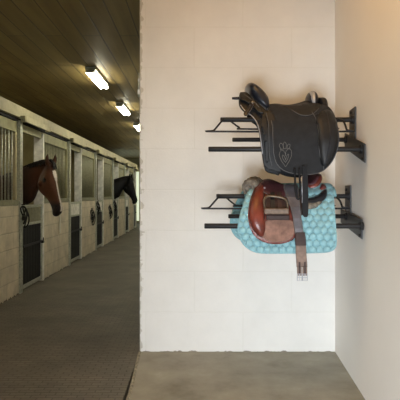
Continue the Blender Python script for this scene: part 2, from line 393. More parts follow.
halter(6.545, 1.16, 'dark halter with steel rings hanging on the nearest door post', 1.)
halter(11.0, .98, 'dark halter hanging on the block wall past the second door', 1.25, x=XS)
halter(11.52, 1.13, 'small dark halter on the post of the third door', 1.0)
halter(13.3, 1.0, 'dark halter hanging on the block wall past the third door', 1.2, x=XS)
halter(13.95, 1.12, 'small dark halter on the post of the fourth door', 1.0)
b = B(); ribbon(b, [(XS+.012, 8.42, 1.03), (XS+.016, 8.42, .85), (XS+.012, 8.425, .64)], (0, 1, 0), .075, .012, (1, 0, 0))
tag(obj('hanging_strap', b, M['strap_w']), 'white strip hanging on the block wall below the brown horse\'s muzzle', 'strap')
# thin conduit fitting on the corner of the block wall, high up
t = thing('cable_fitting', 'small weathered fitting high on the left corner of the block wall', 'fitting', (XW-.012, 4.2, 2.12))
b = B(); tube(b, [(XW-.010, 4.17, 2.11), (XW-.012, 4.17, 2.20), (XW-.008, 4.17, 2.31)], .009, 8); obj('pipe', b, M['galv'], t, smooth=True)
b = B(); box(b, XW-.022, XW+.002, 4.155, 4.19, 2.13, 2.17); box(b, XW-.02, XW+.002, 4.155, 4.19, 2.235, 2.26); obj('clamp', b, M['white_p'], t, bevel=.003)

# ------------------------------------------------------------------ fluorescent lamps
lamp_labels = [None, 'nearest fluorescent ceiling lamp in view, whole', 'second fluorescent ceiling lamp down the aisle', 'third fluorescent ceiling lamp, cut by the block wall edge']
xl = -1.31
def lamp(yc, label):
    t = thing('ceiling_lamp', label, 'ceiling lamp', (xl, yc, ZC-.13), 'fluorescent lamps along the aisle')
    b = B(); box(b, xl-.068, xl+.068, yc-.45, yc+.45, ZC-.045, ZC-.001); obj('housing', b, M['housing'], t, bevel=.008)
    b = B(); box(b, xl-.062, xl+.062, yc-.47, yc-.45, ZC-.08, ZC-.02); obj('end_cap', b, M['galv_d'], t, bevel=.004)
    b = B(); box(b, xl-.062, xl+.062, yc+.45, yc+.47, ZC-.08, ZC-.02); obj('end_cap', b, M['galv_d'], t, bevel=.004)
    for s in (-1, 1):
        b = B(); tube(b, [(xl+s*.036, yc-.45, ZC-.068), (xl+s*.036, yc+.45, ZC-.068)], .026, 10); obj('tube', b, M['tube'], t, smooth=True)
lamp(2.45, 'fluorescent ceiling lamp overhead, nearer than the picture shows')
lamp(6.72, lamp_labels[1]); lamp(9.15, lamp_labels[2]); lamp(11.6, lamp_labels[3])
for y in (14.1, 16.5, 19.0): lamp(y, 'fluorescent ceiling lamp farther down the aisle behind the block wall corner')

# ------------------------------------------------------------------ horses
def ring_at(A, Bp, w, n=20, flat=1.0):
    """closed ring through A (top) and Bp (bottom), half width w; all in (u, w, v) space"""
    out = []
    c = (A+Bp)/2; h = (A-Bp)/2
    for k in range(n):
        a = 2*PI*k/n; ca, sa = math.cos(a), math.sin(a)
        ca2 = math.copysign(abs(ca)**.85, ca); sa2 = math.copysign(abs(sa)**.85, sa)
        out.append(c+h*ca2+Vector((0, w*sa2, 0)))
    return out
def Q(px, py): return Vector(((px-54)*.0146, 0, CZ+(VY-py)*.0141))
def subdiv_sections(S, n=4):
    A = smooth_path([Q(*s[0]) for s in S], n); Bq = smooth_path([Q(*s[1]) for s in S], n); W = smooth_path([Vector((s[2], 0, 0)) for s in S], n)
    return [ring_at(a, b_, w.x) for a, b_, w in zip(A, Bq, W)]
HEADYAW = math.radians(-8)
def head_turn(v):
    """turn everything forward of the poll about an upright axis"""
    u0 = (46-54)*.0146
    if v.x < u0: return v
    f = min(1, (v.x-u0)/.12); a = HEADYAW*f
    du = v.x-u0
    return Vector((u0+du*math.cos(a)-v.y*math.sin(a), du*math.sin(a)+v.y*math.cos(a), v.z))
head = [((54, 162), (41, 176), .062), ((56, 166.5), (38.5, 184), .088), ((57.8, 172), (39.5, 190), .100), ((59.2, 178.5), (43.5, 194.5), .094), ((60.8, 186), (49, 199.5), .066), ((62.8, 194), (53.5, 205), .052),
        ((65, 201.5), (56, 210.5), .050), ((66.6, 207.5), (56.2, 214), .054), ((65.4, 212), (58, 216), .046), ((63, 214.6), (60.5, 216.2), .02)]
neck = [((57, 166), (50, 178), .05), ((50, 161), (42, 181), .060), ((43, 161), (35, 192), .078), ((33, 163), (30, 202), .105), ((21, 167), (22, 207), .14), ((6, 173), (13, 226), .19),
        ((-14, 175), (-2, 243), .25), ((-42, 178), (-40, 248), .29), ((-72, 175), (-72, 243), .28), ((-94, 178), (-90, 232), .23), ((-104, 188), (-102, 215), .12)]
def leg(bm, pts, rs):
    tube(bm, smooth_path(pts, 4), [x.x for x in smooth_path([Vector((r, 0, 0)) for r in rs], 4)], 12)
def horse_mesh(name, colour):
    bm = B()
    loft(bm, subdiv_sections(head)); loft(bm, subdiv_sections(neck))
    for s in (-1, 1):      # ears
        base = Q(52.5, 164)+Vector((0, s*.060, 0))
        e = [base+Vector((-.005, 0, -.02)), base+Vector((.0, s*.014, .035)), base+Vector((.010, s*.020, .085)), base+Vector((.022, s*.012, .140))]
        tube(bm, e, [.028, .034, .026, .005], 10)
        # brow ridge and cheek
        for (px, py, w, r) in ((50.5, 178, .082, .026), (44.5, 184, .080, .040), (61.5, 207, .040, .020)):
            c = Q(px, py)+Vector((0, s*w, 0)); rr = bmesh.ops.create_icosphere(bm, subdivisions=2, radius=r, matrix=Matrix.Translation(c))
        U = lambda px: (px-54)*.0146
        leg(bm, [(U(2), s*.15, .95), (U(3), s*.15, .70), (U(4), s*.14, .45), (U(3), s*.14, .42), (U(3), s*.14, .12), (U(6), s*.14, .05), (U(8), s*.14, .0)], [.12, .07, .045, .048, .030, .042, .055])
        leg(bm, [(U(-86), s*.16, 1.0), (U(-80), s*.16, .78), (U(-90), s*.15, .55), (U(-96), s*.15, .48), (U(-92), s*.15, .14), (U(-88), s*.15, .06), (U(-86), s*.15, .0)], [.19, .13, .06, .055, .034, .042, .055])
    me0 = bpy.data.meshes.new('tmp'); bmesh.ops.recalc_face_normals(bm, faces=bm.faces); bm.to_mesh(me0); bm.free()
    o = bpy.data.objects.new('tmp', me0); C.objects.link(o)
    r = o.modifiers.new('r', 'REMESH'); r.mode = 'VOXEL'; r.voxel_size = .0085
    s_ = o.modifiers.new('s', 'SMOOTH'); s_.factor = .5; s_.iterations = 9
    dg = bpy.context.evaluated_depsgraph_get(); me = bpy.data.meshes.new_from_object(o.evaluated_get(dg)); bpy.data.objects.remove(o)
    me.name = name
    ca = me.color_attributes.new('coat', 'FLOAT_COLOR', 'POINT')
    nost = Q(62.6, 206.5)
    eye_c = Q(50, 180.5)
    for i, v in enumerate(me.vertices):
        c = colour(v.co, nost, eye_c)
        # nostril hollow
        d = math.hypot((v.co.x-nost.x)/.8, v.co.z-nost.z)
        if abs(v.co.y) > .02 and d < .016: v.co.y *= 1-.28*(1-d/.016)
        ca.data[i].color = (*c, 1)
        v.co = head_turn(v.co)
    for p in me.polygons: p.use_smooth = True
    me.materials.append(M['coat'])
    return me
def mixc(a, b_, t):
    t = max(0, min(1, t)); return tuple(x+(y-x)*t for x, y in zip(a, b_))
FRONT = [Q(*s[0]) for s in head]
def bay(co, nost, eye_c):
    # fore and aft, a bay coat: red brown, black points, white blaze on the front of the face
    c = (.098, .034, .014)
    if co.x > Q(44, 0).x:
        zf = ramp(co.z, [(FRONT[k].z, FRONT[k].x) for k in range(len(FRONT)-2, -1, -1)])
        front = zf-co.x     # distance behind the front of the face
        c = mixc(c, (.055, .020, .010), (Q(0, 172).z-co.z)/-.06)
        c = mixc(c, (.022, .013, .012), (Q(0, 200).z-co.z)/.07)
        d = math.hypot(co.x-eye_c.x, co.z-eye_c.z)
        c = mixc((.02, .010, .007), c, (d-.020)/.03)
        zt, zb = Q(0, 170.5).z, Q(0, 211).z
        if zb < co.z < zt:
            w = ramp(co.z, [(zb, .020), (Q(0, 203).z, .016), (Q(0, 190).z, .011), (Q(0, 182).z, .013), (Q(0, 175).z, .036), (zt-.012, .036), (zt, .008)])
            if abs(co.y-.004) < w and front < .045: c = (.66, .60, .55)
        dn = math.hypot((co.x-nost.x)/.8, co.z-nost.z)
        if dn < .013: c = (.006, .004, .004)
    else:
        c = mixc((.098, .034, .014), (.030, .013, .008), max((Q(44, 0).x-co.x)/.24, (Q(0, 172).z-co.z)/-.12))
    if co.z < .55: c = (.015, .010, .009)
    return c
def black(co, nost, eye_c): return (.004, .0038, .0035)
def make_horse(cname, colour, label, loc, yaw):
    t = thing('horse', label, 'horse', loc); t.rotation_euler = (0, 0, yaw)
    o = bpy.data.objects.new('body', horse_mesh(cname, colour)); C.objects.link(o); o.parent = t
    for s in (-1, 1):
        e = bmesh.new(); bmesh.ops.create_uvsphere(e, u_segments=14, v_segments=10, radius=.019)
        me = bpy.data.meshes.new('eye'); e.to_mesh(me); e.free(); me.materials.append(M['eye'])
        for p in me.polygons: p.use_smooth = True
        q = bpy.data.objects.new('eye', me); C.objects.link(q); q.parent = t; q.location = head_turn(Q(51, 180.5)+Vector((0, s*.093, 0)))
    # mane and forelock: locks of hair along the crest
    b = B(); rnd = random.Random(3)
    for k in range(70):
        f = k/69; px = 52-50*f
        top = Vector((Q(px, 0).x, 0, CZ+(VY-ramp(px, [(-5, 174.2), (6, 172.5), (21, 166.5), (33, 162.6), (43, 160.4), (52, 160)]))*.0141))
        for s in (-1, 1):
            w = .006+rnd.random()*.006
            L_ = .05+rnd.random()*.04 + (.06 if s < 0 else 0)*f
            p = [top+Vector((0, 0, .004)), top+Vector((.004, s*.028, -.002)), top+Vector((.0, s*(.05+.03*f), -L_*.5)), top+Vector((rnd.uniform(-.01, .01), s*(.062+.05*f), -L_)) ]
            tube(b, [head_turn(q) for q in p], [w, w*1.2, w, .002], 6)
    for k in range(12):
        a = rnd.uniform(-.028, .028); p = [Q(53, 160.5)+Vector((0, a*.6, 0)), Q(56.5, 163.5)+Vector((.006, a, 0)), Q(58, 169)+Vector((.010, a*1.3, rnd.uniform(-.02, .0)))]
        tube(b, [head_turn(q) for q in p], [.008, .009, .002], 6)
    me = bpy.data.meshes.new('mane'); b.to_mesh(me); b.free(); me.materials.append(M['mane'])
    for p in me.polygons: p.use_smooth = True
    q = bpy.data.objects.new('mane', me); C.objects.link(q); q.parent = t
    return t
p0 = P(52.5, 0, 7.0)
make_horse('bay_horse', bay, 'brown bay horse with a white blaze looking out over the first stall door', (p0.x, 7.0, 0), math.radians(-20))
p1 = P(132.5, 0, 14.45)
hb = make_horse('black_horse', black, 'black horse with its head out over a far stall door', (p1.x-.03, 14.45, 0), math.radians(-6)); hb.scale = (1.04, 1.1, 1.02)

# ------------------------------------------------------------------ saddle racks
def rack(label, d):
    """d: heights in px of the parts, kept as sight-line heights for this rack"""
    t = thing('saddle_rack', label, 'saddle rack', (wall_x(3.4), 3.4, P(0, d['near'][1]+10, 3.15).z), 'black steel saddle racks on the right wall')
    # upright plate against the wall
    yv = d['yv']; xa = wall_x(yv)
    W = Matrix.Translation((xa, yv, 0)) @ Matrix.Rotation(math.atan(-dx), 4, 'Z')
    z0, z1 = P(0, d['up'][1], yv).z, P(0, d['up'][0], yv).z
    b = B(); box(b, -.012, -.001, -.085, .085, z0, z1, W); obj('back_plate', b, M['plate'], t, bevel=.004)
    # slanted cross plate carrying the two lower arms, folded outwards at its far end
    far, near = d['plate']
    yf, yn = d['yf'], d['yn']
    b = B()
    def col(y, top, bot, o_): return [Vector((wall_x(y)-o_, y, P(0, top, y).z)), Vector((wall_x(y)-o_, y, P(0, bot, y).z))]
    A0 = col(yf, far[0], far[1], .020); A1 = col(yn, near[0], near[1], .020); B0 = col(yf, far[0], far[1], .012); B1 = col(yn, near[0], near[1], .012)
    loft(b, [[A0[0], A0[1], B0[1], B0[0]], [A1[0], A1[1], B1[1], B1[0]]]); obj('cross_plate', b, M['plate'], t, bevel=.003)
    def arm(name, x0, x1, py, y, r):
        z = P(0, py, y).z; xa_ = P(x0, 0, y).x; xb_ = wall_x(y)-.02
        b = B(); tube(b, [(xa_+.002, y, z), (xa_+.006, y, z), (xb_, y, z)], [r*.8, r, r], 16); a = obj(name, b, M['powder'], t, smooth=True)
        md = a.modifiers.new('e', 'EDGE_SPLIT'); md.split_angle = math.radians(40)
        b = B(); tube(b, [(xb_-.012, y, z), (xb_+.006, y, z)], r*1.7, 16); obj('collar', b, M['powder'], a)
        return z
    zt = arm('top_arm', d['top'][0], 0, d['top'][1], yv-.05, .0165)
    zf = arm('lower_arm', d['farm'][0], 0, d['farm'][1], 3.60, .0155)
    zn = arm('lower_arm', d['near'][0], 0, d['near'][1], 3.157, .0165)
    # bent hanging rod round the top arm
    y = yv-.05; yr = y-.15
    x0 = d['top'][0]
    tip = Vector((P(x0+3, 0, y).x, y-.012, zt)); xr = P(d['rod'][0], 0, yr).x; zr = P(0, d['rod'][1], yr).z; xe = P(d['rod'][2], 0, yr).x
    path = [tip, Vector((xr+.015, yr+.025, zr+.016)), Vector((xr, yr, zr+.004)), Vector((xr+.022, yr-.002, zr)), Vector((xe-.02, yr, zr)), Vector((xe, yr, zr+.012)), Vector((xe-.005, yr+.06, zt-.02)), Vector((xe-.02, y-.01, zt))]
    b = B(); tube(b, smooth_path(path, 5), .0065, 10); obj('hook_rod', b, M['powder'], t, smooth=True)
    y2 = y+.14; z2 = P(0, d['rod'][1]-2.5, y2).z
    path = [Vector((P(x0+9, 0, y).x, y+.01, zt)), Vector((P(x0+19, 0, y2).x, y2-.02, z2+.008)), Vector((P(x0+25, 0, y2).x, y2, z2)), Vector((xe-.02, y2, z2)), Vector((xe, y2, z2+.012)), Vector((xe-.01, y+.05, zt-.02)), Vector((xe-.02, y+.01, zt))]
    b = B(); tube(b, smooth_path(path, 5), .0065, 10); obj('hook_rod', b, M['powder'], t, smooth=True)
    for (yy, zz) in ((yn+.05, P(0, near[1]-4, yn+.05).z), (yn+.05, P(0, near[0]+4, yn+.05).z), (yv, z1-.03)):
        xx = wall_x(yy)-.02
        b = B(); tube(b, [(xx-.008, yy, zz), (xx+.004, yy, zz)], .010, 6); obj('bolt', b, M['powder'], t)
rack('upper black steel saddle rack, carrying the black saddle',
     dict(yv=3.46, up=(108.5, 143), top=(220, 119.7), rod=(212.5, 131.5, 346.5), farm=(232, 139.7), near=(208, 149.2), plate=((133, 148), (144, 163)), yf=3.66, yn=3.09))
rack('lower black steel saddle rack, carrying the brown saddle and teal pad',
     dict(yv=3.60, up=(185.5, 222), top=(216, 196.3), rod=(208.5, 208.5, 342), farm=(228, 216.3), near=(204, 226), plate=((209, 222.5), (219.5, 239.5)), yf=3.80, yn=3.16))

# ------------------------------------------------------------------ draped leather
def drape(top, T, W, yc):
    def f(px, py, off=0):
        t = (py-top)/T; t = max(0, min(1, t))
        w = W*math.sqrt(max(0, 1-(1-t)**2))
        return yc-w-off
    return f
def panel(name, outline, dr, mat, parent, off=0., thick=.006, side=-1, yc=3.38, step=2.0, smoothn=4, extra=None, both=True, label=None, puff=0., far=(1., 0.)):
    """a leather panel: outline -> fine mesh draped over the saddle form; the far side is its mirror"""
    pts = smooth_path([(x, 0, y) for x, y in outline], smoothn, closed=True) if smoothn else [Vector((x, 0, y)) for x, y in outline]
    out = []
    poly = [(p.x, p.z) for p in pts]
    def edge_d(x, z):
        best = 1e9
        for (x1, z1), (x2, z2) in zip(poly, poly[1:]+poly[:1]):
            ddx, ddz = x2-x1, z2-z1; l = ddx*ddx+ddz*ddz
            u = 0 if l == 0 else max(0, min(1, ((x-x1)*ddx+(z-z1)*ddz)/l))
            best = min(best, (x-x1-u*ddx)**2+(z-z1-u*ddz)**2)
        return math.sqrt(best)
    for sd in ((-1, 1) if both else (side,)):
        bm = B()
        f = bm.faces.new([bm.verts.new(p) for p in pts])
        xs = [p.x for p in pts]; zs = [p.z for p in pts]
        x = min(xs)+step*.6
        while x < max(xs):
            bmesh.ops.bisect_plane(bm, geom=bm.faces[:]+bm.edges[:]+bm.verts[:], plane_co=(x, 0, 0), plane_no=(1, 0, 0)); x += step
        z = min(zs)+step*.6
        while z < max(zs):
            bmesh.ops.bisect_plane(bm, geom=bm.faces[:]+bm.edges[:]+bm.verts[:], plane_co=(0, 0, z), plane_no=(0, 0, 1)); z += step
        bmesh.ops.remove_doubles(bm, verts=bm.verts, dist=.01)
        for v in bm.verts:
            px, py = v.co.x, v.co.z
            o_ = off
            if puff:
                e = min(1, edge_d(px, py)/ (puff[1])); o_ += puff[0]*math.sqrt(max(0, 1-(1-e)**2))
            if extra: o_ += extra(px, py)
            d = dr(px, py, o_); w = P(px, py, d)
            if sd > 0: w.y = yc+(yc-w.y)*far[0]; w.x += far[1]
            v.co = w
        bmesh.ops.triangulate(bm, faces=[f_ for f_ in bm.faces if len(f_.verts) > 4])
        o = obj(name, bm, mat, parent, smooth=True, solid=thick)
        if label and sd < 0: o['label'] = label
        out.append(o)
    return out
def line(name, pts, dr, mat, parent, off, r, sm=5, closed=False, yc=3.38, both=False):
    for sd in ((-1, 1) if both else (-1,)):
        pp = smooth_path([(x, 0, y) for x, y in pts], sm, closed=closed)
        if closed: pp.append(pp[0])
        q = []
        for p in pp:
            w = P(p.x, p.z, dr(p.x, p.z, off))
            if sd > 0: w.y = 2*yc-w.y
            q.append(w)
        b = B(); tube(b, q, r, 6); o = obj(name, b, mat, parent, smooth=True)
    return o
def bulge(name, outline, hw, yc, mat, parent, base=None, n=14, power=2., sm=4, d0=None):
    """a padded piece that runs across the saddle: side outline shrinking towards its ends"""
    d0 = d0 or yc-.05
    pts = smooth_path([(x, 0, y) for x, y in outline], sm, closed=True)
    W3 = [P(p.x, p.z, d0) for p in pts]
    c = Vector((sum(p.x for p in W3)/len(W3), 0, sum(p.z for p in W3)/len(W3)))
    if base: c = P(base[0], base[1], d0); c.y = 0
    rings = []
    for k in range(n+1):
        a = -PI/2+PI*k/n; s = max(.04, abs(math.cos(a))**(2/power)); y = yc+hw*math.sin(a)
        rings.append([Vector((c.x+(p.x-c.x)*s, y, c.z+(p.z-c.z)*s)) for p in W3])
    b = B(); loft(b, rings); return obj(name, b, mat, parent, smooth=True)
def seat(name, prof, hw, drop, yc, mat, parent, n=16, thick=.03):
    """saddle seat: prof is [(px, py_top, half-width factor)] seen from the side"""
    prof = smooth_path([(a, c_, b_) for a, b_, c_ in prof], 5)
    rings = []
    for p in prof:
        base = P(p.x, p.z, yc); h = hw*p.y; ring = []
        for k in range(n+1):
            a = -PI/2+PI*k/n; ring.append(Vector((base.x, yc+h*math.sin(a), base.z-drop*(1-math.cos(a))+.012*p.y*math.cos(2*a)*-1*0)))
        for k in range(n, -1, -1):
            a = -PI/2+PI*k/n; ring.append(Vector((base.x, yc+(h-.012)*math.sin(a), base.z-thick-drop*(1-math.cos(a)))))
        rings.append(ring)
    b = B(); loft(b, rings); return obj(name, b, mat, parent, smooth=True)

# ------------------------------------------------------------------ black saddle
YC = 3.40
t = thing('saddle', 'black saddle with embroidered heart on its flap, on the upper rack', 'saddle', (P(290, 0, YC).x, YC, P(0, 174, 3.08).z))
dr = drape(101, 46, .315, YC); dl_ = drape(92, 50, .31, YC)
kw = dict(yc=YC, far=(.75, .075))
seat('seat', [(266, 107, .55), (270, 104.5, .75), (276, 104.0, .85), (287, 105.0, .72), (298, 103.0, .62), (308, 100.0, .58), (317, 102, .55), (325, 106, .55)], .175, .10, YC, M['blk'], t)
panel('rear_panel', [(240.5, 93.5), (239, 104), (244, 111), (252, 116), (257, 124), (260, 138), (262, 154), (264, 165), (268, 169), (276, 171), (281, 171), (280, 150), (277, 125), (271, 112), (267, 112), (259, 105), (250, 97.5)], dl_, M['blk'], t, off=-.020, thick=.02, **kw)
panel('flap', [(267, 106), (270, 115), (272.5, 128), (273, 142), (274, 155), (277, 164), (284, 170.5), (295, 173.8), (308, 174.5), (318, 173), (326, 168.5), (333, 160), (337.5, 149), (339, 137), (337, 124), (333, 113), (327, 106.5), (318, 105), (308, 104.5), (296, 105.5), (285, 107), (275, 105)], dr, M['blk_suede'], t, off=.006, thick=.012, **kw)
line('flap_piping', [(267, 108), (270, 115), (272.5, 128), (273, 142), (274, 155), (277, 164), (284, 170.5), (295, 173.8), (308, 174.5), (318, 173), (326, 168.5), (333, 160), (337.5, 149), (339, 137), (337, 124), (333, 113), (327, 107)], dr, M['piping'], t, .012, .0022)
panel('thigh_block', [(316, 119), (319, 113.5), (326, 110), (331.5, 112), (336, 122), (337.8, 136), (336.5, 148), (332.5, 158), (326.5, 166), (322.5, 166), (319.8, 156), (318.8, 143), (318.2, 130)], dr, M['blk'], t, off=.014, thick=.006, puff=(.026, 6), **kw)
line('thigh_block_piping', [(312, 112), (316, 119), (318.4, 130), (319, 143), (320, 156), (323, 165), (324, 169.5)], dr, M['piping'], t, .022, .0022)
line('groove_cord', [(326, 111), (328.5, 122), (330, 135), (329, 148), (326, 160)], dr, M['blk_gloss'], t, .042, .004)
# skirt over the stirrup bar
panel('skirt', [(271, 104.5), (284, 107), (294, 112), (303, 116), (312, 115), (318, 109), (321, 105), (316, 103.5), (306, 103), (296, 105), (284, 106)], dr, M['blk'], t, off=.016, thick=.007, **kw)
line('skirt_seam', [(292, 110), (300, 114.6), (308, 115.4), (314, 113), (319, 108)], dr, M['piping'], t, .022, .0018)
# raised cantle, swept back
o = bulge('cantle', [(247, 85), (249, 80.8), (253, 80.8), (259, 84.8), (264.8, 90.5), (268.8, 96.5), (270.4, 103.5), (269.4, 112), (264, 111), (255, 104), (249.5, 95)], .20, YC, M['blk_cantle'], t, base=(262, 104), power=4, d0=YC-.12)
# pommel: glossy arch, highlight shaped as a silver piece, and the pad behind it
bulge('pommel', [(307.5, 101), (308, 95), (310.5, 91), (314, 89.8), (317, 91.5), (318.8, 96), (318.6, 103), (314, 107), (309, 106)], .105, YC, M['blk_gloss'], t, base=(313, 104), power=2.4)
bulge('pommel_highlight', [(309.2, 93.0), (311.2, 90.5), (314, 90.3), (312.6, 92.5), (311.4, 97), (311.5, 103), (309.2, 105), (308.2, 99)], .112, YC, M['silver'], t, base=(313, 104), power=2.4)
bulge('front_pad', [(318.5, 98), (321, 96.5), (325.5, 97.2), (327.5, 101), (328, 107), (324, 109), (319, 108)], .12, YC, M['blk'], t, base=(322, 108), power=2.4)
# gullet strap with its stud, small peg at the rear
o = panel('rear_strap', [(240, 93.3), (247, 93.2), (254, 100), (260, 107), (263.5, 113), (259, 112.6), (253, 106.5), (246, 101.5), (240.5, 99)], dl_, M['blk'], t, off=.030, thick=.008, **kw)
line('strap_stitching', [(244, 94.2), (249, 97.6), (254, 101.4), (259, 107)], dl_, M['thread'], t, .040, .0016)
panel('buckle_strap', [(250.5, 102.5), (254, 103.2), (249.5, 111.5), (246, 116), (243.6, 113.5), (247.5, 108)], dl_, M['blk_gloss'], t, off=.046, thick=.006, yc=YC, both=False)
line('buckle_strap_stitching', [(254.4, 103.5), (250, 111.6), (246.6, 116)], dl_, M['piping'], t, .052, .0014)
c = P(252.8, 102.4, dl_(252.8, 102.4, .055)); b = B(); bmesh.ops.create_uvsphere(b, u_segments=14, v_segments=10, radius=.010, matrix=Matrix.Translation(c) @ Matrix.Diagonal((1, .5, 1, 1)))
obj('stud', b, M['bronze'], t, smooth=True)
b = B(); tube(b, [P(232, 98.3, 3.40), P(236, 98.3, 3.40), P(246, 98, 3.40)], [.008, .010, .012], 10); obj('rear_peg', b, M['blk_gloss'], t, smooth=True)
line('panel_piping', [(240.5, 105), (245.5, 111.2), (252.5, 116.5), (257.8, 124.5), (260.6, 138), (262.6, 154)], dl_, M['silver'], t, .008, .0028)
for (x, y) in ((258.8, 120), (262, 127), (264.5, 134), (265.5, 141)):
    c = P(x, y, dl_(x, y, .006)); b = B(); bmesh.ops.create_uvsphere(b, u_segments=10, v_segments=8, radius=.007, matrix=Matrix.Translation(c)); obj('panel_stud', b, M['blk'], t, smooth=True)
line('panel_seam', [(266, 112), (268.5, 124), (269, 140), (269.5, 155), (272, 166)], dl_, M['piping'], t, .002, .0018)
panel('panel_insert', [(262.5, 114), (266, 117), (268.2, 127), (268.8, 142), (269, 158), (266.5, 163), (264.8, 152), (263.8, 138), (261, 124)], dl_, M['blk'], t, off=-.006, thick=.008, **kw)
# the embroidered heart with its scrolls
E = lambda pts, cl=False: line('embroidery', pts, dr, M['thread'], emb, .014, .0015, closed=cl)
b = B(); tube(b, [P(x, y, dr(x, y, .014)) for x, y in ((285.6, 166.8), (281.5, 161), (279.2, 155.5), (280.2, 151), (283, 150.2), (285.2, 153), (285.4, 156))], .0016, 6); emb = obj('embroidery', b, M['thread'], t, smooth=True); emb['label'] = 'silver grey embroidered heart with scrolls'
E([(285.6, 166.8), (289.2, 161), (291.6, 155), (291, 150), (288.4, 148.8), (285.8, 152), (285.4, 156)])
E([(285.6, 162.5), (282.8, 158.5), (282.6, 155), (284.4, 156.6), (285.6, 160)]); E([(285.6, 162.5), (288, 158), (288.6, 154), (286.8, 155.8), (285.6, 160)])
E([(281.4, 149.6), (279.4, 146.2), (280.6, 143.2), (282.8, 144.8), (283.4, 148.2)]); E([(284, 149), (283.2, 145), (284.6, 142), (286.4, 144.4), (286, 148)]); E([(287, 147.8), (288, 144.4), (290, 144.6), (289.6, 147.6)])
E([(280, 149.8), (285, 148.6), (290.4, 148)])
# billet straps hanging below the flap
def hang(name, pts, w, mat, parent, yy, th=.006):
    b = B(); q = [P(x, y, yy) for x, y in pts]; ribbon(b, q, (1, 0, 0), [k*yy/F for k in w], th, (0, -1, 0)); return obj(name, b, mat, parent)
b = B(); tube(b, smooth_path([P(x, y, 3.035) for x, y in ((294.6, 168), (295, 178), (295.6, 190), (296.6, 197), (298.4, 199), (300, 197), (300.4, 190), (299.6, 178), (299, 168))], 4), .0062, 8); obj('billet_loop', b, M['blk_strap'], t, smooth=True)
hang('billet_strap', [(304.6, 166), (305, 178), (305.3, 196), (305.2, 207), (305.4, 215), (305.8, 217)], [5.2, 5.6, 6.4, 6.8, 5.6, 3], M['blk_strap'], t, 3.028)
for (xa, xb, y0, y1, yy) in ((301.9, 302.2, 176, 203, 3.022),):
    b = B(); tube(b, [P(xa, y0, yy), P(xb, y1, yy)], .0022, 6); obj('strap_edge', b, M['silver'], t, smooth=True)

# ------------------------------------------------------------------ teal saddle pad
YL = 3.43
dp = drape(181, 50, .345, YL)
t = thing('saddle_pad', 'quilted teal saddle pad under the brown saddle on the lower rack', 'saddle pad', (P(290, 0, YL).x, YL, P(0, 252, 3.08).z))
def quilt(px, py):
    j0 = int(py/6.4); ds_ = []
    for j in range(j0-1, j0+3):
        o_ = 3.7*(j % 2)+py*0-.25*j; i0 = int((px-o_)/7.4)
        for i in range(i0-1, i0+3): ds_.append(math.hypot(px-(i*7.4+o_), (py-j*6.4)*.92))
    ds_.sort(); e = (ds_[1]-ds_[0])/2
    return .021*math.sqrt(min(1, e/2.2))
pad_out = [(250, 190), (258, 186.5), (270, 185), (290, 184), (310, 184), (324, 184), (330.5, 185), (332.2, 190), (333.4, 205), (334.6, 222), (335.8, 240), (334.5, 247.5), (329, 251), (318, 252), (300, 252.4), (280, 252.6), (262, 252.4), (253, 250.5), (245, 245), (240, 237), (238.5, 229), (240, 219), (243, 208), (246.5, 198)]
panel('quilted_cloth', pad_out, dp, M['teal'], t, off=-.012, thick=.012, yc=YL, step=.8, smoothn=3, extra=quilt)
line('binding', pad_out, dp, M['teal_b'], t, -.006, .0075, sm=4, closed=True, yc=YL, both=True)
# ridge of the pad along the spine
seat('spine', [(246, 190, .8), (256, 185.5, 1), (275, 184, 1), (300, 183.5, 1), (322, 184, 1), (331, 185.5, .9)], .15, .07, YL, M['teal_b'], t, thick=.012)
# fleece roll at the withers
t2 = thing('fleece_roll', 'rolled grey fleece on the pad in front of the brown saddle', 'fleece roll', (P(254, 0, 3.4).x, 3.36, P(0, 196, 3.36).z))
ax0, ax1 = P(249.5, 188, 3.24), P(257, 184.5, 3.42)
b = B(); pts = [ax0+(ax1-ax0)*k/10 for k in range(11)]
fr = frames(pts); rings = []
for i, p in enumerate(pts):
    e = 1-.22*(abs(i-5)/5)**4
    rings.append([p+(fr[i][1]*math.cos(2*PI*k/22)*.062+fr[i][2]*math.sin(2*PI*k/22)*.060)*e*(1+.06*math.sin(k*3+i*1.7)+random.uniform(-.025, .025)) for k in range(22)])
loft(b, rings); obj('roll', b, M['fleece'], t2, smooth=True)
b = B(); ax = (ax0-ax1).normalized(); sp = []
for k in range(30):
    a = k*.42; r_ = .006+.0013*k; sp.append(ax0+ax*.012+fr[0][1]*math.cos(a)*r_+fr[0][2]*math.sin(a)*r_)
tube(b, sp, .006, 6); obj('roll_end', b, M['fleece'], t2, smooth=True)

# ------------------------------------------------------------------ brown saddle
t = thing('saddle', 'reddish brown leather saddle on the teal pad on the lower rack', 'saddle', (P(285, 0, YL).x, YL, P(0, 244, 3.05).z))
ds = drape(179, 50, .345, YL)
kw = dict(yc=YL)
seat('seat', [(259, 182, .5), (264, 179.5, .62), (270, 179, .72), (278, 182, .85), (288, 186.5, .95), (298, 188.5, 1.05), (306, 187.5, 1.2), (314, 184.5, 1.3)], .165, .085, YL, M['plum'], t)
flap_out = [(262, 182.5), (255.5, 188), (251.5, 196), (248.8, 206), (248, 216), (249.8, 227), (255, 236.5), (263, 241.8), (272, 244), (282, 243.6), (291, 240.5), (296.5, 233), (298.5, 220), (299, 205), (298, 193), (293, 188), (280, 184), (270, 181)]
panel('flap', flap_out, ds, M['tan'], t, off=.012, thick=.012, **kw)
panel('sweat_flap', [(300, 190), (304, 200), (303, 215), (301, 226), (296, 236), (290, 240), (288, 220), (290, 200), (294, 190)], ds, M['girth_b'], t, off=.004, thick=.008, **kw)
